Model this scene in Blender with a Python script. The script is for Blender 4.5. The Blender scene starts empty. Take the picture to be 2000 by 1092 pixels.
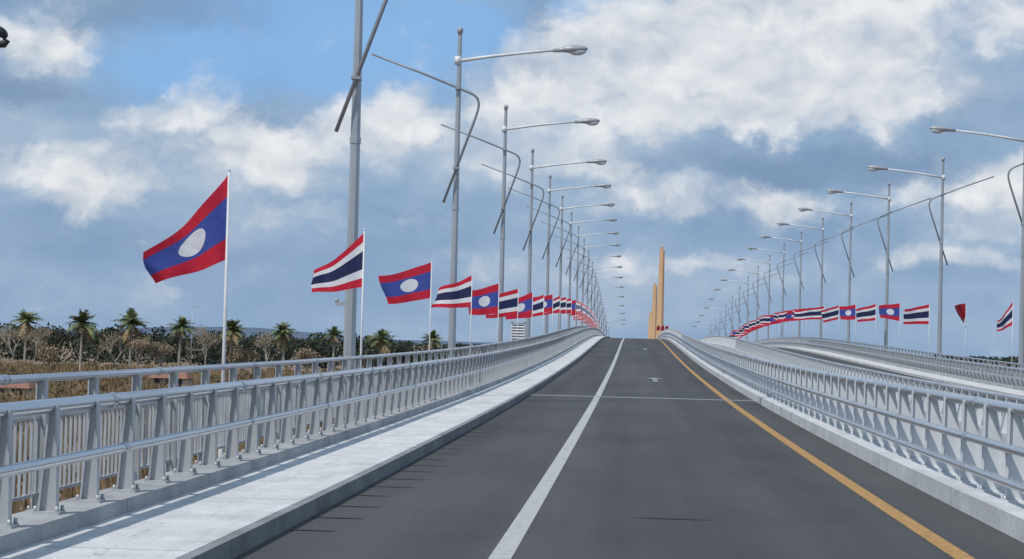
import bpy, math, random
from mathutils import Matrix, Vector
from mathutils import noise as mn
random.seed(7)
SC=bpy.context.scene; COL=SC.collection
F=4348.0; A=0.0244; H0=1.6
ORD=['first','second','third','fourth','fifth','sixth','seventh','eighth','ninth','tenth','eleventh','twelfth']
def at(px,py,d):
    dx=px-1236; dy=py-678
    return ((dx+A*dy)/F*d, d, H0-(dy-A*dx)/F*d)
# ---------------------------------------------------------------- materials
def mat(name): 
    m=bpy.data.materials.new(name); m.use_nodes=True
    nt=m.node_tree; return m,nt,nt.nodes['Principled BSDF']
def N(nt,t,**k):
    n=nt.nodes.new(t)
    for a,b in k.items(): setattr(n,a,b)
    return n
def ramp(nt,fac,stops):
    r=N(nt,'ShaderNodeValToRGB'); e=r.color_ramp.elements
    e[0].position=stops[0][0]; e[0].color=(*stops[0][1],1)
    e[1].position=stops[-1][0]; e[1].color=(*stops[-1][1],1)
    for p,c in stops[1:-1]:
        x=e.new(p); x.color=(*c,1)
    nt.links.new(fac,r.inputs[0]); return r.outputs[0]
def coords(nt,scale=(1,1,1)):
    tc=N(nt,'ShaderNodeTexCoord'); mp=N(nt,'ShaderNodeMapping'); mp.inputs['Scale'].default_value=scale
    nt.links.new(tc.outputs['Object'],mp.inputs['Vector']); return mp.outputs[0]
def noise(nt,vec,scale,detail=4,rough=.55):
    n=N(nt,'ShaderNodeTexNoise'); n.inputs['Scale'].default_value=scale; n.inputs['Detail'].default_value=detail; n.inputs['Roughness'].default_value=rough
    nt.links.new(vec,n.inputs['Vector']); return n.outputs['Fac']
def mth(nt,op,a,b=None,c=None,clamp=False):
    n=N(nt,'ShaderNodeMath',operation=op); n.use_clamp=clamp
    for i,v in enumerate((a,b,c)):
        if v is None: continue
        if isinstance(v,(int,float)): n.inputs[i].default_value=v
        else: nt.links.new(v,n.inputs[i])
    return n.outputs[0]
def mixc(nt,fac,a,b,mode='MIX'):
    n=N(nt,'ShaderNodeMix',data_type='RGBA',blend_type=mode)
    if isinstance(fac,(int,float)): n.inputs[0].default_value=fac
    else: nt.links.new(fac,n.inputs[0])
    for i,v in ((6,a),(7,b)):
        if isinstance(v,tuple): n.inputs[i].default_value=(*v,1)
        else: nt.links.new(v,n.inputs[i])
    return n.outputs[2]
def bump(nt,b,h,strength=.3,dist=.02):
    n=N(nt,'ShaderNodeBump'); n.inputs['Strength'].default_value=strength; n.inputs['Distance'].default_value=dist
    nt.links.new(h,n.inputs['Height']); nt.links.new(n.outputs[0],b.inputs['Normal'])
def simple(name,c1,c2,scale=3,rough=.8,metal=0,sc=(1,1,1),bs=0):
    m,nt,b=mat(name); v=coords(nt,sc); f=noise(nt,v,scale,5)
    nt.links.new(ramp(nt,f,[(.3,c1),(.7,c2)]),b.inputs['Base Color'])
    b.inputs['Roughness'].default_value=rough; b.inputs['Metallic'].default_value=metal
    if bs: bump(nt,b,f,bs)
    return m
M={}
def asphalt():
    m,nt,b=mat('asphalt'); L=nt.links
    v=coords(nt); fine=noise(nt,v,45,3,.7)
    lng=noise(nt,coords(nt,(1.1,.015,1)),1.0,3,.5)
    big=noise(nt,coords(nt,(.5,.14,1)),.8,5,.6)
    c=ramp(nt,fine,[(.25,(.040,.0395,.040)),(.75,(.092,.090,.089))])
    c2=ramp(nt,lng,[(.32,(.74,.74,.745)),(.68,(1.2,1.2,1.18))])
    c=mixc(nt,1,c,c2,'MULTIPLY')
    c3=ramp(nt,big,[(.36,(.80,.80,.81)),(.5,(.99,.99,.99)),(.66,(1.15,1.14,1.12))])
    c=mixc(nt,1,c,c3,'MULTIPLY')
    L.new(c,b.inputs['Base Color']); b.inputs['Roughness'].default_value=.82
    bump(nt,b,fine,.3,.012); return m
M['asphalt']=asphalt()
def conc(name,lo,hi,joint=None,stain=.8):
    m,nt,b=mat(name); L=nt.links; v=coords(nt)
    f=noise(nt,v,1.3,6,.65); c=ramp(nt,f,[(.3,lo),(.65,hi)])
    st=noise(nt,coords(nt,(2.2,.25,1)),1.1,5,.7)
    c=mixc(nt,1,c,ramp(nt,st,[(.32,(stain,stain,stain)),(.5,(1,1,1))]),'MULTIPLY')
    fi=noise(nt,v,30,4,.7); c=mixc(nt,1,c,ramp(nt,fi,[(.25,(.78,.78,.78)),(.7,(1.08,1.08,1.08))]),'MULTIPLY')
    if joint:
        sp=N(nt,'ShaderNodeSeparateXYZ'); L.new(v,sp.inputs[0])
        wob=mth(nt,'MULTIPLY',noise(nt,v,2,2),.05)
        fr=mth(nt,'FRACT',mth(nt,'DIVIDE',mth(nt,'ADD',sp.outputs[1],wob),joint))
        k=mth(nt,'LESS_THAN',fr,.035/joint)
        c=mixc(nt,mth(nt,'MULTIPLY',k,.6),c,(.10,.10,.10))
        cx=mth(nt,'ADD',sp.outputs[0],mth(nt,'MULTIPLY',noise(nt,coords(nt,(1,.6,1)),1.2,5,.7),1.1))
        ck=mth(nt,'LESS_THAN',mth(nt,'ABSOLUTE',mth(nt,'ADD',cx,2.95)),.006)
        c=mixc(nt,mth(nt,'MULTIPLY',ck,.5),c,(.15,.15,.15))
    L.new(c,b.inputs['Base Color']); b.inputs['Roughness'].default_value=.88
    bump(nt,b,fi,.35,.012); return m
M['walk']=conc('walkway_concrete',(.55,.55,.54),(.74,.735,.725),5.0,.82)
M['plinth']=conc('plinth_concrete',(.33,.335,.335),(.48,.485,.485),6.0,.76)
M['ledge']=conc('ledge_concrete',(.17,.165,.16),(.27,.265,.255),None,.7)
M['kerb_shade']=conc('shaded_kerb_concrete',(.20,.205,.21),(.32,.325,.33),2.0,.75)  # concrete darkened to carry the shade on the left kerb face
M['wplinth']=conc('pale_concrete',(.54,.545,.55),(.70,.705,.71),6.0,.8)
def paint(name,c,wear):
    m,nt,b=mat(name); v=coords(nt); f=noise(nt,v,9,6,.7); g=noise(nt,v,60,2)
    k=mth(nt,'ADD',mth(nt,'MULTIPLY',f,.7),mth(nt,'MULTIPLY',g,.3))
    nt.links.new(ramp(nt,k,[(.36,tuple(x*wear for x in c)),(.54,c)]),b.inputs['Base Color']); b.inputs['Roughness'].default_value=.75; return m
M['white_line']=paint('white_road_paint',(.50,.495,.47),.6)
M['yellow_line']=paint('yellow_road_paint',(.48,.27,.085),.55)
M['faint']=paint('faint_road_paint',(.29,.29,.29),.5)
M['joint']=paint('pale_joint_steel',(.34,.35,.36),.6)
M['dark']=simple('dark_mark_tone',(.014,.014,.014),(.032,.032,.032),20)
M['shadow']=simple('painted_shadow_tone',(.026,.025,.024),(.045,.043,.042),20)  # dark tone of the painted lamp head shadow
M['galv']=simple('galvanised_steel',(.30,.32,.35),(.46,.48,.51),2.5,.42,.55)
M['post']=simple('post_steel',(.40,.415,.43),(.56,.575,.59),3,.45,.25)
M['postr']=simple('pale_post_steel',(.58,.60,.615),(.74,.755,.765),3,.5,.0)
M['tube']=simple('rail_tube',(.46,.48,.51),(.64,.66,.69),1.4,.22,.85,(2,.2,2))
M['tuber']=simple('pale_rail_tube',(.46,.48,.51),(.62,.64,.67),1.4,.26,.65,(2,.2,2))
M['polem']=simple('lamp_pole_steel',(.36,.39,.42),(.50,.53,.56),1.2,.38,.35,(1,1,.3))
M['arm']=simple('lamp_arm_steel',(.62,.65,.67),(.76,.78,.80),1.2,.4,.0)
M['rod']=simple('rod_steel',(.22,.24,.265),(.33,.355,.38),2,.5,.3)
M['head']=simple('lamp_head_grey',(.32,.34,.36),(.44,.46,.49),3,.45,.1)
M['darkm']=simple('dark_metal',(.02,.02,.025),(.05,.05,.055),3,.5,.3)
M['lens']=simple('lamp_glass',(.55,.60,.63),(.72,.76,.78),6,.12)
M['wpole']=simple('white_painted_pole',(.62,.63,.65),(.74,.75,.76),3,.45)
M['tan']=simple('tan_pylon',(.68,.42,.22),(.80,.53,.30),.25,.8)
M['shade_side']=simple('painted_pylon_shade',(.30,.18,.11),(.40,.26,.17),.3,.8)  # darker pylon tone with the shade of the right side coloured in
M['bark']=simple('pale_bark',(.28,.245,.205),(.46,.42,.36),3,.9)
M['barkd']=simple('grey_bark',(.14,.11,.09),(.24,.20,.17),3,.9)
M['frond']=simple('palm_frond',(.08,.11,.04),(.23,.26,.10),.9,.6)
M['fronddry']=simple('dry_frond',(.20,.14,.07),(.36,.27,.16),1,.9)
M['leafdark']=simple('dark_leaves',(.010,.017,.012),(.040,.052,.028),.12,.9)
M['leafdry']=simple('dry_leaves',(.19,.14,.085),(.40,.30,.19),.8,.9)
M['thick']=simple('thicket_leaves',(.035,.040,.018),(.26,.19,.105),.12,.95)
M['scrub']=simple('dry_scrub_blades',(.10,.07,.038),(.30,.215,.12),.06,.95)
M['hill']=simple('hazy_hill',(.085,.125,.18),(.105,.15,.21),.002,1)  # bluish distance haze put straight into the hill colour
M['roof']=simple('red_tile_roof',(.24,.11,.075),(.34,.17,.12),2,.9)
M['hwall']=simple('cream_wall',(.45,.42,.37),(.56,.53,.48),1,.9)
M['hwin']=simple('dark_window',(.03,.035,.04),(.06,.07,.08),1,.2)
M['wmetal']=simple('white_painted_metal',(.62,.64,.65),(.76,.77,.78),2,.5)
M['furl']=simple('dark_red_cloth',(.20,.01,.02),(.42,.02,.04),3)
def ground():
    m,nt,b=mat('dry_ground'); v=coords(nt)
    a=noise(nt,v,.02,6,.6); f=noise(nt,v,1.2,5,.7)
    c=ramp(nt,a,[(.35,(.20,.15,.095)),(.48,(.34,.235,.175)),(.6,(.14,.12,.06)),(.7,(.40,.28,.21))])
    c=mixc(nt,1,c,ramp(nt,f,[(.25,(.5,.5,.5)),(.75,(1.25,1.2,1.2))]),'MULTIPLY')
    nt.links.new(c,b.inputs['Base Color']); b.inputs['Roughness'].default_value=1; return m
M['ground']=ground()
def flagmat(kind):
    m,nt,b=mat(kind+'_cloth'); L=nt.links
    uv=N(nt,'ShaderNodeUVMap'); sp=N(nt,'ShaderNodeSeparateXYZ'); L.new(uv.outputs[0],sp.inputs[0])
    s,t=sp.outputs[0],sp.outputs[1]
    d=mth(nt,'ABSOLUTE',mth(nt,'SUBTRACT',t,.5))
    red=(.68,.02,.05); blue=(.065,.105,.41); navy=(.02,.028,.10); wh=(.88,.88,.90)
    if kind=='disc':
        c=mixc(nt,mth(nt,'LESS_THAN',d,.25),red,blue)
        x=mth(nt,'MULTIPLY',mth(nt,'SUBTRACT',s,.45),1.08); y=mth(nt,'SUBTRACT',t,.5)
        r=mth(nt,'SQRT',mth(nt,'ADD',mth(nt,'MULTIPLY',x,x),mth(nt,'MULTIPLY',y,y)))
        c=mixc(nt,mth(nt,'LESS_THAN',r,.195),c,wh)
    else:
        c=mixc(nt,mth(nt,'LESS_THAN',d,.3333),red,wh); c=mixc(nt,mth(nt,'LESS_THAN',d,.17),c,navy)
    L.new(c,b.inputs['Base Color']); b.inputs['Roughness'].default_value=.75
    wv=noise(nt,coords(nt),9,3); bump(nt,b,wv,.4,.03)
    tr=N(nt,'ShaderNodeBsdfTranslucent'); L.new(c,tr.inputs[0]); ms=N(nt,'ShaderNodeMixShader'); ms.inputs[0].default_value=.28
    L.new(b.outputs[0],ms.inputs[1]); L.new(tr.outputs[0],ms.inputs[2]); L.new(ms.outputs[0],nt.nodes['Material Output'].inputs[0])
    return m
M['disc']=flagmat('disc'); M['stripe']=flagmat('stripe')
# ---------------------------------------------------------------- mesh builder
class MB:
    def __init__(s): s.v=[]; s.f=[]; s.smooth=[]
    def face(s,pts,sm=False):
        b=len(s.v); s.v+= [tuple(p) for p in pts]; s.f.append(tuple(range(b,b+len(pts)))); s.smooth.append(sm)
    def box(s,x0,x1,y0,y1,z0,z1):
        s.hexa([(x0,y0,z0),(x1,y0,z0),(x1,y1,z0),(x0,y1,z0),(x0,y0,z1),(x1,y0,z1),(x1,y1,z1),(x0,y1,z1)])
    def hexa(s,p):
        b=len(s.v); s.v+=[tuple(q) for q in p]
        for f in ((0,3,2,1),(4,5,6,7),(0,1,5,4),(1,2,6,5),(2,3,7,6),(3,0,4,7)):
            s.f.append(tuple(b+i for i in f)); s.smooth.append(False)
    def tube(s,pts,rad,n=8,sm=True,cap=True):
        pts=[Vector(p) for p in pts]; b=len(s.v); k=len(pts)
        if not isinstance(rad,(list,tuple)): rad=[rad]*k
        ref=None
        for i,p in enumerate(pts):
            t=(pts[min(i+1,k-1)]-pts[max(i-1,0)]).normalized()
            if ref is None: ref=Vector((0,0,1)) if abs(t.z)<.8 else Vector((1,0,0))
            u=t.cross(ref).normalized(); w=u.cross(t).normalized(); ref=w
            for j in range(n):
                a=2*math.pi*(j+.5)/n; s.v.append(tuple(p+rad[i]*(math.cos(a)*u+math.sin(a)*w)))
        for i in range(k-1):
            for j in range(n):
                s.f.append((b+i*n+j,b+i*n+(j+1)%n,b+(i+1)*n+(j+1)%n,b+(i+1)*n+j)); s.smooth.append(sm)
        if cap:
            s.f.append(tuple(b+j for j in range(n))[::-1]); s.smooth.append(False)
            s.f.append(tuple(b+(k-1)*n+j for j in range(n))); s.smooth.append(False)
    def ell(s,c,r,nu=12,nv=8,tilt=0):
        b=len(s.v)
        for i in range(nv+1):
            th=math.pi*i/nv
            for j in range(nu):
                a=2*math.pi*j/nu
                x,y,z=r[0]*math.cos(th),r[1]*math.sin(th)*math.cos(a),r[2]*math.sin(th)*math.sin(a)
                s.v.append((c[0]+x*math.cos(tilt)-z*math.sin(tilt),c[1]+y,c[2]+z*math.cos(tilt)+x*math.sin(tilt)))
        for i in range(nv):
            for j in range(nu):
                s.f.append((b+i*nu+j,b+i*nu+(j+1)%nu,b+(i+1)*nu+(j+1)%nu,b+(i+1)*nu+j)); s.smooth.append(True)
    def build(s,name,m,parent=None):
        me=bpy.data.meshes.new(name); me.from_pydata(s.v,[],s.f); me.materials.append(m)
        me.polygons.foreach_set('use_smooth',s.smooth); me.update()
        o=bpy.data.objects.new(name,me); COL.objects.link(o)
        if parent: o.parent=parent
        return o
def tag(o,label=None,cat=None,group=None,kind=None):
    if label: o['label']=label
    if cat: o['category']=cat
    if group: o['group']=group
    if kind: o['kind']=kind
    return o
def empty(name,loc,rz=0):
    o=bpy.data.objects.new(name,None); COL.objects.link(o); o.location=loc; o.rotation_euler=(0,0,rz); return o
def copy_tree(o,parent=None):
    c=o.copy(); COL.objects.link(c); c.parent=parent
    for ch in list(o.children): copy_tree(ch,c)
    return c
# ---------------------------------------------------------------- road profile
T=[(-80,0),(0,0),(24,.0),(56,.14),(83,.38),(113,.74),(143,1.19),(173,1.68),(203,2.14),(233,2.47),(263,2.62),(293,2.58),(323,2.34),(353,1.85),(383,1.15),(413,.3),(443,-.8),(473,-2.0),(503,-3.2),(533,-4.3),(573,-5.3),(620,-5.9),(700,-6.2),(1300,-6.3)]
def P(y):
    for i in range(len(T)-1):
        if y<=T[i+1][0] or i==len(T)-2: break
    x0,p0=T[i]; x1,p1=T[i+1]; h=x1-x0; t=min(max((y-x0)/h,0),1)
    def sl(j):
        if j<=0 or j>=len(T)-1: return 0
        return (T[j+1][1]-T[j-1][1])/(T[j+1][0]-T[j-1][0])
    m0,m1=sl(i)*h,sl(i+1)*h
    return (2*t**3-3*t*t+1)*p0+(t**3-2*t*t+t)*m0+(-2*t**3+3*t*t)*p1+(t**3-t*t)*m1
def stations(a,b,st=4):
    n=max(1,int((b-a)/st)); return [a+(b-a)*i/n for i in range(n+1)]
def strip(name,x0,x1,zt,zb,m,a=-40,b=1000,st=4):
    B=MB(); S=stations(a,b,st)
    for y in S:
        z=P(y); B.v+=[(x0,y,z+zb),(x1,y,z+zb),(x1,y,z+zt),(x0,y,z+zt)]
    for i in range(len(S)-1):
        for k in range(4):
            B.f.append((4*i+k,4*i+(k+1)%4,4*i+4+(k+1)%4,4*i+4+k)); B.smooth.append(False)
    B.f.append((3,2,1,0)); B.smooth.append(False); e=4*(len(S)-1); B.f.append((e,e+1,e+2,e+3)); B.smooth.append(False)
    return tag(B.build(name,m),kind='structure')
def sheet(name,x0,x1,dz,m,a,b,st=4):
    B=MB(); S=stations(a,b,st)
    for i in range(len(S)-1):
        y0,y1=S[i],S[i+1]; B.face([(x0,y0,P(y0)+dz),(x1,y0,P(y0)+dz),(x1,y1,P(y1)+dz),(x0,y1,P(y1)+dz)])
    return B.build(name,m)
mx=lambda x:13-x
LEDGE=-.62; LOW=-.58     # the second carriageway lies a little lower
strip('road',-2.86,3.42,0,-.6,M['asphalt'])
strip('road',mx(3.42),mx(-2.86),LOW,-.99+LOW*.3,M['asphalt'])
for mir in (0,1):
    g=(lambda a,b:(mx(b),mx(a))) if mir else (lambda a,b:(a,b)); q=LOW*mir
    strip('pavement',*g(-4.08,-2.95),.15+q,-.6+q,M['walk'])
    strip('kerb',*g(-2.95,-2.86),.147+q,-.6+q,M['kerb_shade'] if not mir else M['walk'])
    strip('railing_plinth',*g(-4.50,-4.08),.27+q,-.9+q,M['plinth'])
    strip('service_ledge',*g(-7.0,-4.50),LEDGE+q,-1.5+q,M['ledge'])
    strip('edge_beam',*g(-5.3,-5.1),.02+q,LEDGE-.1+q,M['plinth'])
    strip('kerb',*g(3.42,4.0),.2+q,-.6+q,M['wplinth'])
strip('central_reserve',4.0,9.0,-.68,-1.16,M['ledge'])
strip('bridge_deck',-4.5,17.5,-1.25,-1.95,M['ledge'])
tag(sheet('lane_line',-1.04,-.87,.004,M['white_line'],-30,600,3),kind='structure')
tag(sheet('edge_line',2.58,2.75,.004,M['yellow_line'],-30,600,3),kind='structure')
tag(sheet('lane_line',mx(-.86),mx(-1.04),LOW+.004,M['white_line'],30,600,3),kind='structure')
tag(sheet('edge_line',mx(2.77),mx(2.58),LOW+.004,M['yellow_line'],30,600,3),kind='structure')
j=sheet('expansion_joint',-2.85,3.41,.008,M['joint'],62.0,62.6,1); tag(j,'thin pale expansion joint strip crossing the whole road','expansion joint')
def arrow(yc,L,xc,label):
    B=MB()
    def pt(x,y): return (xc+x,y,P(y)+.012)
    n=8
    for i in range(n):
        a=yc-L/2+i*(L*.62)/n; b=yc-L/2+(i+1)*(L*.62)/n
        B.face([pt(-.09,a),pt(.09,a),pt(.09,b),pt(-.09,b)])
    a=yc+L*.12
    B.face([pt(-.38,a),pt(.38,a),pt(0,yc+L/2)])
    tag(B.build('road_arrow',M['faint']),label,'road marking')
arrow(84,6.5,.85,'faint white arrow painted in the lane beyond the expansion joint')
arrow(160,6,.9,'small pale arrow painted on the road just before the crest')
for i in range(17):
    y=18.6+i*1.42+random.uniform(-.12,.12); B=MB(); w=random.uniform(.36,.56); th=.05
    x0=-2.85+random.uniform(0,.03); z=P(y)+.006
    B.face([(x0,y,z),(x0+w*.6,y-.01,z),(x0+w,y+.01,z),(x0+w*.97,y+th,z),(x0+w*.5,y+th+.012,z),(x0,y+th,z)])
    tag(B.build('kerb_mark',M['dark']),'short dark mark on the asphalt along the left kerb','road mark','dark marks along the left kerb')  # short dark strips laid flat on the asphalt beside the kerb
B=MB(); z=.006; B.face([(.0,21,z),(.3,20.97,z),(.7,20.98,z),(.82,21.02,z),(.5,21.05,z),(.15,21.05,z)]); tag(B.build('painted_shadow',M['shadow']),'thin dark painted shadow streak in the middle of the near lane','shadow mark')  # cast shadow of a lamp head, painted as a flat dark sheet
# ---------------------------------------------------------------- railings
def post_mesh(h,side,wide,fw=.045):
    B=MB(); wb,wt=wide; t=.012
    def q(x,y,z): return (x*side,y,z)
    def hx(p): B.hexa(p if side>0 else [p[1],p[0],p[3],p[2],p[5],p[4],p[7],p[6]])
    hx([q(-wb,-t/2,0.02),q(.06,-t/2,0.02),q(.06,t/2,0.02),q(-wb,t/2,0.02),q(-wt,-t/2,h),q(.045,-t/2,h),q(.045,t/2,h),q(-wt,t/2,h)])
    hx([q(.06,-fw,0.02),q(.074,-fw,0.02),q(.074,fw,0.02),q(.06,fw,0.02),q(.045,-fw,h),q(.059,-fw,h),q(.059,fw,h),q(.045,fw,h)])
    hx([q(-wb-.014,-fw,0.02),q(-wb,-fw,0.02),q(-wb,fw,0.02),q(-wb-.014,fw,0.02),q(-wt-.014,-fw,h),q(-wt,-fw,h),q(-wt,fw,h),q(-wt-.014,fw,h)])
    hx([q(-wb-.04,-.10,0),q(.11,-.10,0),q(.11,.10,0),q(-wb-.04,.10,0),q(-wb-.04,-.10,.022),q(.11,-.10,.022),q(.11,.10,.022),q(-wb-.04,.10,.022)])
    for bx in (-wb-.02,.09):
        for by in (-.08,.08): B.tube([q(bx,by,.02),q(bx,by,.06)],.014,6)
    return B
def railing(X,side,y0,near,y1,rails,base,label,spacing,pk=False,wide=(.14,.07),z=1.1,low=0,pm='post',tm='tube'):
    root=empty('bridge_railing',(X,0,low)); tag(root,label,'railing')
    for (rz,r,off) in rails:
        B=MB(); S=[y for y in stations(y0,y1,3)]
        B.tube([(side*off,y,P(y)+rz) for y in S],r,10 if r>.05 else 8)
        for y in stations(y0+2,min(y1,200),6):
            B.tube([(side*off,y,P(y)+rz),(side*off,y+.16,P(y+.16)+rz)],r*1.14,10)
        B.build('rail',M[tm],root)
    h=z-base-.03
    pb=post_mesh(h,side,wide); me=None; ys=[]; y=near-math.floor((near-y0)/spacing)*spacing
    while y<y1: ys.append(y); y+=spacing
    vis=[y for y in ys if y>=near-.01][:100]; rest=[y for y in ys if y<near-.01 or y>vis[-1]]
    for y in vis:
        if me is None: o=pb.build('post',M[pm],root); me=o
        else: o=me.copy(); COL.objects.link(o); o.parent=root
        o.location=(0,y,P(y)+base)
    B=MB()
    for y in rest:
        z0=P(y)+base; w0,w1=wide
        B.hexa([(-side*w0,y-.04,z0),(side*.07,y-.04,z0),(side*.07,y+.04,z0),(-side*w0,y+.04,z0),(-side*w1,y-.04,z0+h),(side*.05,y-.04,z0+h),(side*.05,y+.04,z0+h),(-side*w1,y+.04,z0+h)])
    tag(B.build('post_row',M[pm],root),kind='stuff')
    if pk:
        B=MB(); y=y0
        while y<190:
            zz=P(y)+base; B.box(-.012,.012,y-.012,y+.012,zz+.16,zz+.84); y+=.17
        for y in stations(y0,186,3)[:-1]:
            for zz in (.16,.84):
                a,b=y,y+3; B.hexa([(-.015,a,P(a)+base+zz-.015),(.015,a,P(a)+base+zz-.015),(.015,b,P(b)+base+zz-.015),(-.015,b,P(b)+base+zz-.015),(-.015,a,P(a)+base+zz+.015),(.015,a,P(a)+base+zz+.015),(.015,b,P(b)+base+zz+.015),(-.015,b,P(b)+base+zz+.015)])
        tag(B.build('picket_infill',M['post'],root),kind='stuff')
    return root
SP=1.25
railing(-4.28,1,4,15.0,520,[(1.06,.056,-.01),(.67,.042,.11)],.27,'grey steel tube railing with bolted posts along the left pavement',SP,wide=(.05,-.01))
railing(-5.2,1,4,17.5,520,[(1.20,.040,0)],.02,'outer left railing with thin pickets, beside the flagpoles',SP*1.5,pk=True,wide=(.03,.015),z=1.2)
railing(3.72,-1,4,20.4,520,[(1.10,.058,-.01),(.73,.044,.11),(.40,.044,.11)],.2,'three-tube steel railing on the white kerb right of the yellow line',1.5,wide=(.21,.04),pm='postr',tm='tuber',z=1.14)
railing(9.28,1,30,51,520,[(1.06,.055,-.01),(.70,.042,.11),(.38,.042,.11)],.2,'second three-tube railing across the central gap on the right',1.5,wide=(.21,.04),low=LOW,pm='postr',tm='tuber')
railing(17.28,-1,60,96,520,[(1.06,.055,-.01),(.67,.042,.11)],.27,'railing along the far pavement of the second carriageway',SP,wide=(.10,.01),low=LOW)
railing(18.2,-1,60,101,520,[(1.20,.042,0)],.02,'outermost right railing with thin pickets, before the right-hand lamp poles',SP*1.4,pk=True,wide=(.05,.02),z=1.2,low=LOW)
# ---------------------------------------------------------------- street lamps
Q=.77
def make_lamp():
    r=empty('street_lamp',(0,0,0))
    B=MB(); B.tube([(0,0,.03),(0,0,6.2+Q),(0,0,12.75+Q)],[.16,.12,.08],8,sm=False)
    B.tube([(0,0,.03),(0,0,.5)],.19,8,sm=False); B.tube([(0,0,6.15+Q),(0,0,6.3+Q)],.14,8,sm=False); B.build('pole',M['polem'],r)
    B=MB(); B.box(-.28,.28,-.28,.28,0,.035)
    for a in (-.22,.22):
        for b in (-.22,.22): B.tube([(a,b,.03),(a,b,.12)],.025,6)
    B.build('base_plate',M['galv'],r)
    B=MB(); B.tube([(0,0,12.7+Q),(0,0,12.78+Q),(0,0,12.8+Q),(0,0,12.95+Q),(0,0,13.0+Q)],[.08,.08,.11,.11,.05],10); B.build('cap',M['head'],r)
    B=MB(); pts=[(.05,0,11.75+Q),(1.2,0,11.93+Q),(2.4,0,12.08+Q),(3.75,0,12.22+Q)]; B.tube(pts,[.07,.062,.055,.048],8)
    B.tube([(-.05,0,11.6+Q),(-.05,0,11.9+Q)],.13,10); B.build('arm',M['arm'],r)
    B=MB(); B.tube([(3.5,0,12.19+Q),(3.85,0,12.23+Q),(4.0,0,12.25+Q)],[.07,.1,.13],10); 
    B.ell((4.28,0,12.26+Q),(.52,.2,.15),14,10,.05); h=B.build('lamp_head',M['head'],r)
    B=MB(); B.ell((4.42,0,12.18+Q),(.33,.16,.16),12,8,.05); B.build('lens',M['lens'],h)
    B=MB()
    P0=Vector((-3.27,-.24,11.9)); P1=Vector((.45,-.24,10.52)); 
    c=[P0,P0.lerp(P1,.5)+Vector((0,0,.03)),P1,Vector((.62,-.24,10.43)),Vector((.74,-.24,10.3)),Vector((.79,-.24,10.12)),Vector((.77,-.24,9.92)),Vector((.68,-.24,9.6)),Vector((-.44,-.24,6.4))]
    B.tube([p+Vector((0,0,Q)) for p in c],[.038,.043,.048,.05,.05,.05,.05,.052,.05],8); B.build('bent_rod',M['rod'],r)
    for zz in (10.68+Q,7.7+Q):
        B=MB(); B.box(-.11,.11,-.3,.11,zz-.035,zz+.035); B.build('rod_bracket',M['galv'],r)
    return r
lamp0=make_lamp(); src=copy_tree(lamp0); first=True
bx=None
NL=18
for side in ('left','right'):
    for n in range(1 if side=='left' else 3,NL+1):
        d=30*(n+.76)
        o=lamp0 if first else copy_tree(src); first=False
        low=LOW if side=='right' else 0
        o.location=(-6.74 if side=='left' else 19.44,d,P(d)+LEDGE+low-(.13 if 50<d<150 else 0)); o.rotation_euler=(0,0,0 if side=='left' else math.pi)
        if low: o.scale=(1,1,1-LOW/13.77)
        k=n-1 if side=='left' else n-3
        if side=='left' and n==1: lab='thick near street lamp pole with slanting rod, its head above the picture'
        elif side=='right' and n==3: lab='street lamp at the right picture edge, arm reaching left'
        elif k<9: lab='%s tall street lamp with bent rod in the %s row, counted from nearest'%(ORD[k],side)
        else: lab='tiny far street lamp of the %s row, thinning out beyond the crest'%side
        tag(o,lab,'street lamp','street lamps in the %s row'%side if k<9 else 'far street lamps of the %s row'%side)
        if side=='left' and n==1: bx=o
for c in list(src.children_recursive)+[src]: bpy.data.objects.remove(c,do_unlink=True)
B=MB(); B.box(-.36,-.12,-.05,.05,2.27+Q,2.35+Q); B.tube([(-.34,0,2.35+Q),(-.34,0,2.42+Q)],.05,8); B.build('junction_box',M['head'],bx)
r=empty('floodlight_pole',(-6.66,22,LEDGE)); tag(r,'small dark floodlight poking in at the upper left picture edge','floodlight')
B=MB(); B.tube([(0,0,0),(0,0,5.5)],[.07,.05],8); B.build('pole',M['polem'],r)
z=4.58-LEDGE; B=MB(); B.box(.05,.22,-.03,.03,z-.05,z); B.build('bracket',M['darkm'],r)
B=MB(); B.ell((.24,0,z+.02),(.08,.08,.05),10,6,-.7); B.tube([(.18,0,z-.1),(.27,0,z-.1),(.30,0,z-.05)],.04,8); B.build('floodlight',M['darkm'],r)
# ---------------------------------------------------------------- flags
def flag_mesh(kind,Hh,tl,bl,amp,ph,folds=1.4):
    nu,nv=26,12; vs=[];fs=[]
    for i in range(nu+1):
        s=i/nu
        for jj in range(nv+1):
            t=jj/nv
            hx,hz=0,-Hh*t; fx,fz=tl[0]+(bl[0]-tl[0])*t, tl[1]+(bl[1]-tl[1])*t
            x=hx+(fx-hx)*s; z=hz+(fz-hz)*(s+.10*math.sin(math.pi*s))
            w=math.sin(2*math.pi*(folds*s+.25*t)+ph)
            y=amp*s**.6*w + .35*s*s*math.cos(ph)
            z+=.035*s*math.sin(2*math.pi*(1.1*s)+ph*1.7)*(1-t*.4)
            x+=.03*s*math.sin(5*t+ph)
            vs.append((x,y,z))
    for i in range(nu):
        for jj in range(nv):
            a=i*(nv+1)+jj; fs.append((a,a+1,a+nv+2,a+nv+1))
    me=bpy.data.meshes.new('flag_cloth'); me.from_pydata(vs,[],fs); me.materials.append(M[kind])
    l=me.uv_layers.new(name='UVMap')
    for p in me.polygons:
        p.use_smooth=True
        for li in p.loop_indices:
            v=me.loops[li].vertex_index; l.data[li].uv=((v//(nv+1))/nu,1-(v%(nv+1))/nv)
    return me
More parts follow.
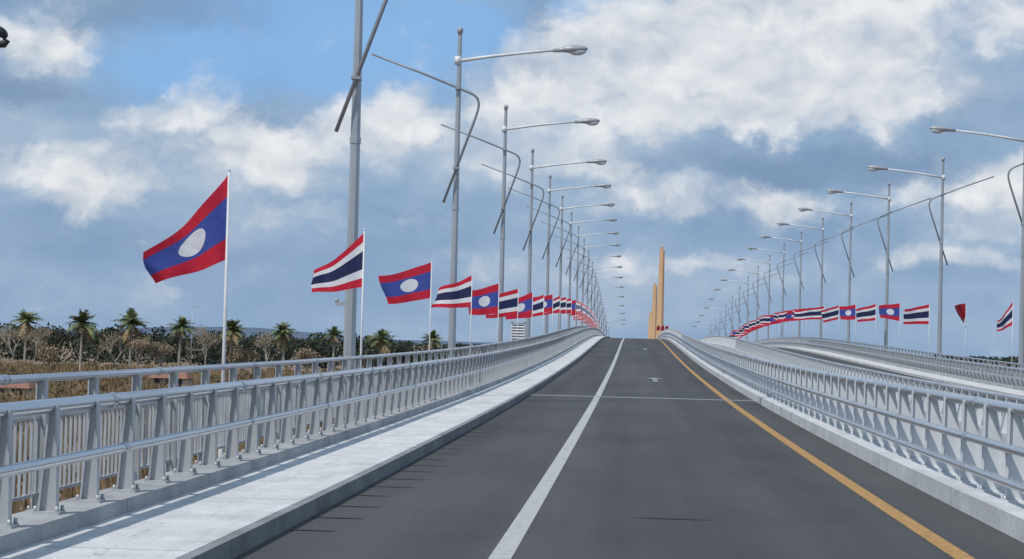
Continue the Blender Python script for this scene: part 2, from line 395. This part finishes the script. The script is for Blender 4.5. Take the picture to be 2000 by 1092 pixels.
def flag(x,d,kind,Hh,tl,bl,amp,ph,lab,grp,top=3.75,folds=1.4,low=0):
    top+=.12-LEDGE-low-(.12 if 50<d<150 else 0)
    z0=P(d)+LEDGE+low; r=empty('national_flag',(x,d,z0)); tag(r,lab,'flag',grp)
    k=1 if d<60 else .8
    B=MB(); B.tube([(0,0,0),(0,0,top-.1)],[.03*k,.018*k],8); B.tube([(0,0,top-.1),(0,0,top-.04)],[.018*k,.006],8); B.tube([(0,0,.02),(0,0,1.1)],.036*k,8); B.build('flagpole',M['wpole'],r)
    me=flag_mesh(kind,Hh,tl,bl,amp,ph,folds); c=bpy.data.objects.new('flag_cloth',me); COL.objects.link(c); c.parent=r; c.location=(-.015,0,top-.14)
desc={'disc':'red and blue flag with white disc','stripe':'red, white and navy striped flag'}
spec={0:('disc',1.17,(-1.05,-1.08),(-.94,-1.50),.20,2.6),1:('stripe',1.12,(-1.06,-.82),(-1.03,-1.27),.13,1.0),2:('disc',.98,(-1.4,-.42),(-1.16,-1.18),.12,3.4),3:('stripe',1.1,(-1.1,-.45),(-1.4,-1.15),.12,5.0)}
def dl(a,c): 
    L_=[]; d=a
    while d<430: L_.append(d); d+=15.4 if d<c else 6.5
    return L_
for k,d in enumerate(dl(30.2,200)):
    if k in spec: kd,Hh,tl,bl,amp,ph=spec[k]
    else:
        kd=('disc' if k%2==0 else 'stripe') if k<10 else ('disc' if k%4==0 else 'stripe'); ln=random.uniform(1.3,1.75); dr=random.uniform(.2,.6)
        Hh=random.uniform(1.15,1.3); tl=(-ln,-dr); bl=(-ln*random.uniform(.85,1.1),-dr-random.uniform(.8,1.15)); amp=random.uniform(.07,.14); ph=random.uniform(0,6)
    lab=(('largest ' if k==0 else ORD[k]+' ')+desc[kd]+' of the left row'+('' if k==0 else ', counted from nearest')) if k<9 else 'tiny far '+desc[kd]+' in the left row'
    flag(-5.58,d,kd,Hh,tl,bl,amp,ph,lab,'flags in the left row' if k<9 else 'far left %s flags'%kd,top=3.82 if k==0 else 3.75)
for k,d in enumerate(dl(110.0,225)):
    kd=('stripe' if k%2==0 else 'disc') if k<7 else ('disc' if k%5==0 else 'stripe')
    ln=random.uniform(1.4,1.85); dr=random.uniform(.15,.5); Hh=1.25; tl=(-ln,-dr); bl=(-ln*random.uniform(.85,1.08),-dr-random.uniform(.85,1.15)); am=random.uniform(.07,.13)
    if k==0: tl=(-.75,-1.0); bl=(-.8,-1.5); Hh=1.15
    mk=kd; fo=1.4
    if k==1: tl=(-.68,-.12); bl=(-.16,-1.08); Hh=.72; mk='furl'; fo=2.6; am=.2
    lab=(ORD[k]+' '+desc[kd]+' of the right row, counted from right') if k<8 else 'tiny far '+desc[kd]+' in the right row'
    if k==1: lab='furled dark red flag bunched against its pole in the right row'
    flag(18.50,d,mk,Hh,tl,bl,am,random.uniform(0,6),lab,'flags in the right row' if k<8 else 'far right %s flags'%kd,top=3.75,folds=fo,low=LOW)
# ---------------------------------------------------------------- pylons
def pylon(x,d,ztop,lab,wl=1.2):
    z0=P(d)-1; r=empty('bridge_pylon',(x,d,z0)); tag(r,lab,'pylon','pylons in the central gap'); h=ztop-z0
    def tap(B,xa,xb,ya,yb,za,zb,k=.86,cc=None):
        ca,cy=((xa+xb)/2 if cc is None else cc),(ya+yb)/2
        B.hexa([(xa,ya,za),(xb,ya,za),(xb,yb,za),(xa,yb,za)]+[(ca+(X-ca)*k,cy+(Y-cy)*k,zb) for X,Y in ((xa,ya),(xb,ya),(xb,yb),(xa,yb))])
    B=MB(); tap(B,-wl,.3,-1.1,1.1,0,h*.965,.55,.3); B.build('shaft',M['tan'],r)
    B=MB(); tap(B,.302,.85,-1.05,1.05,0,h*.955,.7,.302); B.build('shade_strip',M['shade_side'],r)  # dark strip standing for the pylon's shaded right side
    B=MB(); B.tube([(.05,0,h*.965),(.05,0,h*.985),(.05,0,h*1.0)],[.28,.2,.12],6); B.build('finial',M['tan'],r)
pylon(6.5,543,26.8,'tallest and nearest tan pylon rising behind the road crest')
pylon(6.95,743,23.5,'middle tan pylon, half hidden left of the tallest one',1.5)
pylon(7.25,935,17.0,'lowest and farthest tan pylon at the left of the cluster',1.6)
r=empty('pennant_cluster',(3.7,265,P(265)+.2)); tag(r,'cluster of small dark red pennants on the crest below the pylons','pennant')
for i in range(3):
    B=MB(); B.tube([(-.5+.5*i,0,0),(-.5+.5*i,0,1.5)],.02,6); B.build('stick',M['wpole'],r)
    B=MB()
    for k in range(5): 
        x=-.5+.5*i; a,b=x-.09*k,x-.09*(k+1); ya,yb=.05*math.sin(k*1.5),.05*math.sin((k+1)*1.5)
        B.face([(a,ya,1.5-.05*k),(b,yb,1.45-.05*k),(b,yb,.85),(a,ya,.82)])
    B.build('cloth',M['furl'],r)
# ---------------------------------------------------------------- landscape
GZ=-7.0
B=MB(); n=40
for i in range(n):
    for k in range(n):
        x0,x1=-9000+18000*i/n,-9000+18000*(i+1)/n; y0,y1=-1500+13500*k/n,-1500+13500*(k+1)/n
        B.face([(x0,y0,GZ),(x1,y0,GZ),(x1,y1,GZ),(x0,y1,GZ)])
tag(B.build('ground',M['ground']),kind='structure')
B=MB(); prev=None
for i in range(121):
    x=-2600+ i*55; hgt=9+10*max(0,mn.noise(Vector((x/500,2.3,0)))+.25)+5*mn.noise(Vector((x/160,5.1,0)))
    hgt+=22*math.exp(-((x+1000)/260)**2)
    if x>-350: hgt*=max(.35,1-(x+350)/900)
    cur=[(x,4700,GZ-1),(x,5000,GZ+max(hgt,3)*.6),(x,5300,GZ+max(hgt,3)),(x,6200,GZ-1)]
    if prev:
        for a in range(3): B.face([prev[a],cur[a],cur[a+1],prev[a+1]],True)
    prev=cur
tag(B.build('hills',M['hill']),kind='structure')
def leafquad(B,c,s):
    u=Vector((random.gauss(0,1),random.gauss(0,1),random.gauss(0,1))).normalized(); w=u.orthogonal().normalized()*s*random.uniform(.5,1); u=u*s
    c=Vector(c); B.face([c-u,c+w*.8,c+u,c-w*.8])
B=MB()
for i in range(320):
    x=-300+i*.9+random.uniform(-3,3); d=random.uniform(620,760)
    hh=8.0+4.2*mn.noise(Vector((x/14,.5,0)))+1.8*random.random()**2
    if x<-150: hh+=1.3
    if x>-190: hh-= (x+190)*.006
    if x>-80 : hh*=max(.45,1-(x+80)/90)
    R=random.uniform(2.2,4.2)
    for k in range(85):
        a=random.uniform(0,6.28); qq=random.random()**.5; zz=random.random()
        leafquad(B,(x+R*qq*math.cos(a)*(1.1-.6*zz),d+R*qq*math.sin(a),GZ+hh*zz),.62)
for i in range(500):
    x=-330+i*1.3; d=random.uniform(1000,1100); hh=7.9+1.6*mn.noise(Vector((x/22,9.5,0)))
    for k in range(30): leafquad(B,(x+random.uniform(-3,3),d+random.uniform(-4,4),GZ+random.random()**.7*hh),1.0)
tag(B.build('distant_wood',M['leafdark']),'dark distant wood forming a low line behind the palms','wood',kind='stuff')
B=MB()
for i in range(1900):
    d=55+440*random.random()**.8; x=-(8+ (d*.30)*random.random()+random.random()*6)
    c=random.uniform(.4,1.6)
    for k in range(18):
        bx_,by=x+random.gauss(0,c*.6),d+random.gauss(0,c*.6); hh=c*random.uniform(.6,1.7); tx,ty=random.gauss(0,.35),random.gauss(0,.35); w=.035+.0006*d
        B.face([(bx_-w,by,GZ),(bx_+w,by,GZ),(bx_+tx+w*.3,by+ty,GZ+hh),(bx_+tx-w*.3,by+ty,GZ+hh)])
tag(B.build('dry_scrub',M['scrub']),'dry brown grass and scrub covering the low ground left of the bridge','scrub',kind='stuff')
B=MB()
for i in range(260):
    d=random.uniform(170,450); x=-d*random.uniform(.07,.31)
    hh=random.uniform(1.5,3.1)*(.7+d/1100); R=hh*random.uniform(.45,.8)
    for k in range(70):
        a=random.uniform(0,6.28); qq=random.random()**.5; zz=random.random()**.8
        leafquad(B,(x+R*qq*math.cos(a)*math.sin(2.6*zz+.4),d+R*qq*math.sin(a),GZ+hh*zz),.2)
tag(B.build('brown_thicket',M['thick']),'brown and olive thicket bushes crowding the ground before the palms','bushes',kind='stuff')
def palm(x,d,h,lab,cr=3.0):
    r=empty('palm_tree',(x,d,GZ)); tag(r,lab,'palm tree','palms in a line left of the bridge')
    B=MB(); lx=random.uniform(-.5,.5); pts=[(lx*(t**2),0,h*.80*t) for t in (0,.1,.3,.5,.7,.85,1)]
    B.tube(pts,[.42,.30,.27,.25,.24,.25,.34],8); B.build('trunk',M['bark'],r)
    top=Vector((lx,0,h*.80))
    def fr(B,n,e0,e1,L0,dr):
        for i in range(n):
            a=random.uniform(0,6.283); e=random.uniform(e0,e1); L=cr*random.uniform(L0,1.1); dv=Vector((math.cos(a)*math.cos(e),math.sin(a)*math.cos(e),math.sin(e)))
            pr=None; side=Vector((-math.sin(a),math.cos(a),0))
            for k in range(9):
                t=k/8; p=top+dv*L*t+Vector((0,0,-dr*L*t*t))
                if pr is not None:
                    B.face([pr-side*.04,p-side*.03,p+side*.03,pr+side*.04])
                    wl=.27*cr*(math.sin(math.pi*min(1,t*.9+.08)))*random.uniform(.7,1.1)
                    for sg in (-1,1):
                        tip=p+side*sg*wl*.8+dv*wl*.5+Vector((0,0,-wl*random.uniform(.2,.7)))
                        B.face([pr,p,tip])
                        tip2=pr+side*sg*wl*.7+dv*wl*.6+Vector((0,0,-wl*random.uniform(.1,.9))); B.face([pr,(pr+p)/2,tip2])
                pr=p
    B=MB(); fr(B,36,-.2,1.45,.6,.45); B.build('crown',M['frond'],r)
    B=MB(); fr(B,9,-1.1,-.4,.4,.3); B.build('dry_skirt',M['fronddry'],r)
def dtree(x,d,h,lab,leaf,kind,name='dry_tree'):
    r=empty(name,(x,d,GZ)); tag(r,lab,'tree'); B=MB(); tips=[]
    def br(p,dv,L,rad,dep):
        q=p+dv*L; B.tube([p,(p+q)/2+Vector((random.gauss(0,.05*L),0,0)),q],[rad,rad*.8,rad*.6],5,cap=False); tips.append(q); tips.append((p+q)/2)
        if dep:
            for _ in range(3):
                nd=(dv+Vector((random.gauss(0,.5),random.gauss(0,.5),random.gauss(.1,.3)))).normalized(); br(q,nd,L*random.uniform(.6,.8),rad*.64,dep-1)
    br(Vector((0,0,0)),Vector((random.gauss(0,.08),0,1)).normalized(),h*.28,.26,5 if leaf<3 else 4); B.build('trunk',M['bark'] if kind=='leafdry' else M['barkd'],r)
    B=MB()
    for t in tips:
        for _ in range(leaf): leafquad(B,t+Vector((random.gauss(0,.55),random.gauss(0,.55),random.gauss(0,.5))),.22 if leaf>1 else .14)
    B.build('crown',M[kind],r)
def X(px,d): return at(px,700,d)[0]
palms=[(35,500,13.8,5.0,'shaggy palm above the dry bushes at the far left'),(147,440,13.4,5.0,'palm with spread fronds, second from the left picture edge'),(246,450,13.8,5.2,'palm standing over the brown dry trees'),(343,460,13.2,4.2,'slim palm between the brown trees and the largest flag'),(445,470,12.6,4.5,'palm just right of the largest flag pole'),(551,480,12.8,4.2,'narrow palm left of the second flag'),(649,500,12.2,3.6,'small palm beside the thick near lamp pole'),(744,520,11.2,5.0,'low bushy palm right of the second flag pole'),(842,550,11.6,4.3,'low palm at the right end of the line, left of a lamp pole')]
for px,d,h,cr,lab in palms: palm(X(px,d),d,h,lab,cr)
for px,d,h,leaf,kind,lab in [(14,470,12,1,'leafdry','pale leafless tree with bare branches at the left picture edge'),(58,455,11,1,'leafdry','bare twiggy tree just right of the leafless one at the edge'),(88,440,7.2,4,'leafdry','low tan bushy tree between the bare trees and the second palm'),(215,450,10,1,'leafdry','pale bare tree left of the palm over the dry trees'),(262,435,9.6,3,'leafdry','broad tan dry tree below the palm, middle of the brown clump'),(308,455,8.4,3,'leafdry','brown tree at the right of the dry clump'),(395,480,11.5,1,'leafdry','thin bare tree left of the largest flag pole'),(470,470,7.4,2,'leafdry','low sparse tan tree right of the palm beside the flag pole'),(520,500,11.6,1,'leafdry','small sparse dry tree left of the narrow palm'),(600,490,7.6,2,'leafdry','low tan bush tree below the striped second flag'),(180,500,10.4,9,'leafdark','dark green tree behind the second palm'),(100,520,11.4,9,'leafdark','dark round tree between the two leftmost palms'),(490,560,9.6,9,'leafdark','dark low tree left of the narrow palm'),(790,600,8.8,9,'leafdark','dark bush-like tree between the two rightmost palms')]:
    dtree(X(px,d),d,h,lab,leaf,kind,'dry_tree' if kind=='leafdry' else 'broadleaf_tree')
def house(x,d,w,dep,hw,lab,rz=0):
    r=empty('village_house',(x,d,GZ),rz); tag(r,lab,'house')
    B=MB(); B.box(-w/2,w/2,-dep/2,dep/2,0,hw); B.build('wall',M['hwall'],r)
    B=MB(); e=.5; p=hw+1.1
    B.hexa([(-w/2-e,-dep/2-e,hw-.1),(w/2+e,-dep/2-e,hw-.1),(w/2+e,dep/2+e,hw-.1),(-w/2-e,dep/2+e,hw-.1),(-w/2-e+1,-.05,p),(w/2+e-1,-.05,p),(w/2+e-1,.05,p),(-w/2-e+1,.05,p)]); B.build('roof',M['roof'],r)
    B=MB(); B.box(-.45,.45,-dep/2-.03,-dep/2+.02,0,2.05); B.build('door',M['barkd'],r)
    for xx in (-w*.3,w*.3):
        B=MB(); B.box(xx-.6,xx+.6,-dep/2-.03,-dep/2+.02,.95,2.1); wn_=B.build('window',M['hwin'],r)
        B=MB(); B.box(xx-.7,xx+.7,-dep/2-.08,-dep/2-.031,.85,.95); B.build('sill',M['wmetal'],wn_)
house(X(5,250),250,5.5,5,2.3,'cream house with red roof at the left picture edge behind the railing')
house(X(330,330),330,5,5,2.3,'red-roofed house seen through the left railing near the largest flag pole')
r=empty('park_lamp',(X(367,470),470,GZ)); tag(r,'thin distant lamp post standing alone among the palms','lamp post')
B=MB(); B.tube([(0,0,0),(0,0,14.6)],[.11,.06],8); B.build('pole',M['polem'],r)
B=MB(); B.tube([(0,0,14.4),(.5,0,14.8),(.9,0,14.85)],.05,6); B.build('arm',M['polem'],r)
B=MB(); B.ell((1.1,0,14.85),(.35,.15,.1),10,6); B.build('lamp_head',M['head'],r)
x0,_,zt=at(1013,629,400)
r=empty('louvred_tower',(x0,400,GZ)); tag(r,'white louvred box on legs behind the left railing between two lamp poles','tower'); h=zt-GZ
B=MB()
for a in (-1.15,1.15):
    for b in (-1.1,1.1): B.box(a-.09,a+.09,b-.09,b+.09,0,h)
B.build('frame',M['wmetal'],r)
B=MB(); B.box(-1.05,1.05,-1.0,1.0,h-3.4,h-.3)
B.build('core',M['head'],r)
for i in range(7):
    z=h-3.5+i*.5; B=MB(); B.hexa([(-1.05,-1.22,z),(1.05,-1.22,z),(1.05,-1.03,z+.2),(-1.05,-1.03,z+.2),(-1.05,-1.22,z+.05),(1.05,-1.22,z+.05),(1.05,-1.03,z+.25),(-1.05,-1.03,z+.25)]); B.build('louvre',M['wmetal'],r)
B=MB(); B.box(-1.4,1.4,-1.4,1.4,h,h+.12); B.build('roof',M['wmetal'],r)
# ---------------------------------------------------------------- world
w=bpy.data.worlds.new('World'); SC.world=w; w.use_nodes=True; nt=w.node_tree; L=nt.links
for n_ in list(nt.nodes): nt.nodes.remove(n_)
try: w.cycles.sampling_method='MANUAL'; w.cycles.sample_map_resolution=256
except Exception: pass
SUN_EL=math.radians(54); sdir=Vector((-.66,-.75,0)).normalized()
sky=N(nt,'ShaderNodeTexSky',sky_type='NISHITA'); sky.sun_disc=False; sky.sun_elevation=SUN_EL; sky.sun_rotation=math.atan2(sdir.x,sdir.y)
tc=N(nt,'ShaderNodeTexCoord'); sp=N(nt,'ShaderNodeSeparateXYZ'); L.new(tc.outputs['Generated'],sp.inputs[0])
az=mth(nt,'ARCTAN2',sp.outputs[0],sp.outputs[1]); el=mth(nt,'ARCSINE',sp.outputs[2])
cb=N(nt,'ShaderNodeCombineXYZ'); L.new(az,cb.inputs[0]); L.new(el,cb.inputs[1]); uv=cb.outputs[0]
def vm(op,a,b=None):
    n=N(nt,'ShaderNodeVectorMath',operation=op)
    for i,v in enumerate((a,b)):
        if v is None: continue
        if isinstance(v,tuple): n.inputs[i].default_value=v
        else: L.new(v,n.inputs[i])
    return n
def wn(vec,scale,detail,rough=.55,off=(0,0,0),st=(1,1.35,1)):
    v=vm('ADD',vm('MULTIPLY',vec,st).outputs[0],off).outputs[0]
    n=N(nt,'ShaderNodeTexNoise'); n.noise_dimensions='2D'; n.inputs['Scale'].default_value=scale; n.inputs['Detail'].default_value=detail; n.inputs['Roughness'].default_value=rough; L.new(v,n.inputs['Vector']); return n
def puff(vec):
    v=vm('MULTIPLY',vec,(1,1.35,1)).outputs[0]
    n=N(nt,'ShaderNodeTexVoronoi',feature='SMOOTH_F1',voronoi_dimensions='2D'); n.inputs['Scale'].default_value=26; n.inputs['Detail'].default_value=2.5; n.inputs['Roughness'].default_value=.52; n.inputs['Lacunarity'].default_value=2.3; n.inputs['Smoothness'].default_value=.45
    n.normalize=True
    L.new(v,n.inputs['Vector']); return mth(nt,'SUBTRACT',1,n.outputs['Distance'])
dn=wn(uv,28,5,.6,(3,1,0)); dist=vm('MULTIPLY',vm('SUBTRACT',dn.outputs['Color'],(.5,.5,.5)).outputs[0],(.034,.026,0)).outputs[0]
q=vm('ADD',uv,dist).outputs[0]
def blobs(lst):
    acc=None
    for (px,py,rx,ry,wt) in lst:
        dx=px-1236; dy=py-678; u=(dx+A*dy)/F; v=-(dy-A*dx)/F
        a=vm('MULTIPLY',vm('SUBTRACT',q,(u,v,0)).outputs[0],(F/rx,F/ry,0)).outputs[0]
        ln=vm('LENGTH',a).outputs['Value']
        m=N(nt,'ShaderNodeMapRange',interpolation_type='SMOOTHSTEP'); L.new(ln,m.inputs[0]); m.inputs[1].default_value=1.5; m.inputs[2].default_value=.15; m.inputs[3].default_value=0; m.inputs[4].default_value=wt
        acc=m.outputs[0] if acc is None else mth(nt,'MAXIMUM',acc,m.outputs[0])
    return acc
white=blobs([(1480,100,370,165,1.25),(1250,120,250,130,1.2),(1620,190,220,75,1.2),(1400,225,270,52,1.15),(1060,190,190,115,.85),(1600,10,280,90,1.05),(1930,50,140,100,.55),
 (95,95,115,85,.85),(190,370,150,75,.75),(380,235,150,55,.68),(510,300,160,90,.88),(800,245,110,75,.92),(60,330,140,60,.65),(1050,310,220,65,.68),(1330,380,200,55,.6),(1900,375,190,75,.75),(1500,400,230,50,.58),(1290,515,300,34,.58),(1890,510,160,30,.55),(650,250,140,50,.6),(620,420,220,40,.4)])
dark=blobs([(50,190,150,38,.95),(280,25,300,55,.7),(1560,322,430,46,.95),(1880,225,180,110,.45),(300,480,520,70,.35),(60,10,140,35,.5)])
clear=blobs([(600,90,420,140,1.05),(1180,15,150,45,.8),(350,150,240,90,.85),(870,60,200,110,1)])
pq=vm('ADD',uv,vm('MULTIPLY',dist,(.6,.6,0)).outputs[0]).outputs[0]
p1=puff(pq); p2=puff(vm('ADD',pq,(-.004,.008,0)).outputs[0])
n1=wn(q,22,8,.6)
relief=mth(nt,'MULTIPLY',mth(nt,'SUBTRACT',p1,p2),1.8)
nb=mth(nt,'ADD',mth(nt,'SUBTRACT',n1.outputs['Fac'],.5),mth(nt,'MULTIPLY',mth(nt,'SUBTRACT',p1,.70),.6))
def soft(x,k,lo,hi):
    y=mth(nt,'ADD',x,mth(nt,'MULTIPLY',nb,k)); m=N(nt,'ShaderNodeMapRange',interpolation_type='SMOOTHSTEP'); L.new(y,m.inputs[0]); m.inputs[1].default_value=lo; m.inputs[2].default_value=hi; return m.outputs[0]
wm=soft(white,1.35,.10,.95); dm=soft(dark,.7,.05,1.0); cm=soft(clear,.6,.2,.85)
ns=wn(uv,7,5,.5,(7,2,0),(1,2.8,1))
base=ramp(nt,mth(nt,'ADD',ns.outputs['Fac'],mth(nt,'MULTIPLY',relief,.18)),[(.32,(.215,.34,.53)),(.5,(.29,.42,.60)),(.68,(.43,.53,.67))])
hz=N(nt,'ShaderNodeMapRange'); L.new(el,hz.inputs[0]); hz.inputs[1].default_value=.07; hz.inputs[2].default_value=-.01; hz.inputs[4].default_value=.7
c=mixc(nt,hz.outputs[0],base,(.265,.40,.605))
c=mixc(nt,mth(nt,'MULTIPLY',cm,.88),c,(.235,.47,.82))
c=mixc(nt,mth(nt,'MULTIPLY',dm,.66),c,(.18,.275,.445))
wc=ramp(nt,mth(nt,'ADD',.52,relief),[(.1,(.53,.59,.69)),(.5,(.73,.755,.80)),(.85,(.88,.885,.90))])
c=mixc(nt,mth(nt,'MULTIPLY',wm,.95),c,wc)
b1=N(nt,'ShaderNodeBackground'); L.new(sky.outputs[0],b1.inputs[0]); b1.inputs[1].default_value=.09
b2=N(nt,'ShaderNodeBackground'); L.new(c,b2.inputs[0]); b2.inputs[1].default_value=1.0
mxs=N(nt,'ShaderNodeMixShader'); mxs.inputs[0].default_value=.93; L.new(b1.outputs[0],mxs.inputs[1]); L.new(b2.outputs[0],mxs.inputs[2])
out=N(nt,'ShaderNodeOutputWorld'); L.new(mxs.outputs[0],out.inputs[0])
sd=bpy.data.lights.new('sun','SUN'); sd.energy=2.8; sd.angle=math.radians(.6); sd.color=(1,.955,.89)
so=bpy.data.objects.new('sun',sd); COL.objects.link(so)
sv=Vector((sdir.x*math.cos(SUN_EL),sdir.y*math.cos(SUN_EL),math.sin(SUN_EL))); so.rotation_euler=sv.to_track_quat('Z','Y').to_euler()
cd=bpy.data.cameras.new('camera'); cd.sensor_width=36; cd.lens=36*F/2000; cd.clip_end=30000; cd.clip_start=.1
co=bpy.data.objects.new('camera',cd); COL.objects.link(co); SC.camera=co
Fc=Vector((236,-132,-F)).normalized(); Uc=Vector((math.sin(A),math.cos(A),0)); Uc=(Uc-Fc*Uc.dot(Fc)).normalized(); Rc=Fc.cross(Uc)
R=Matrix((Rc,Fc,Uc))
co.matrix_world=Matrix.Translation((0,0,H0))@R.to_4x4()
SC.view_settings.view_transform='Standard'; SC.view_settings.look='None'; SC.view_settings.exposure=0
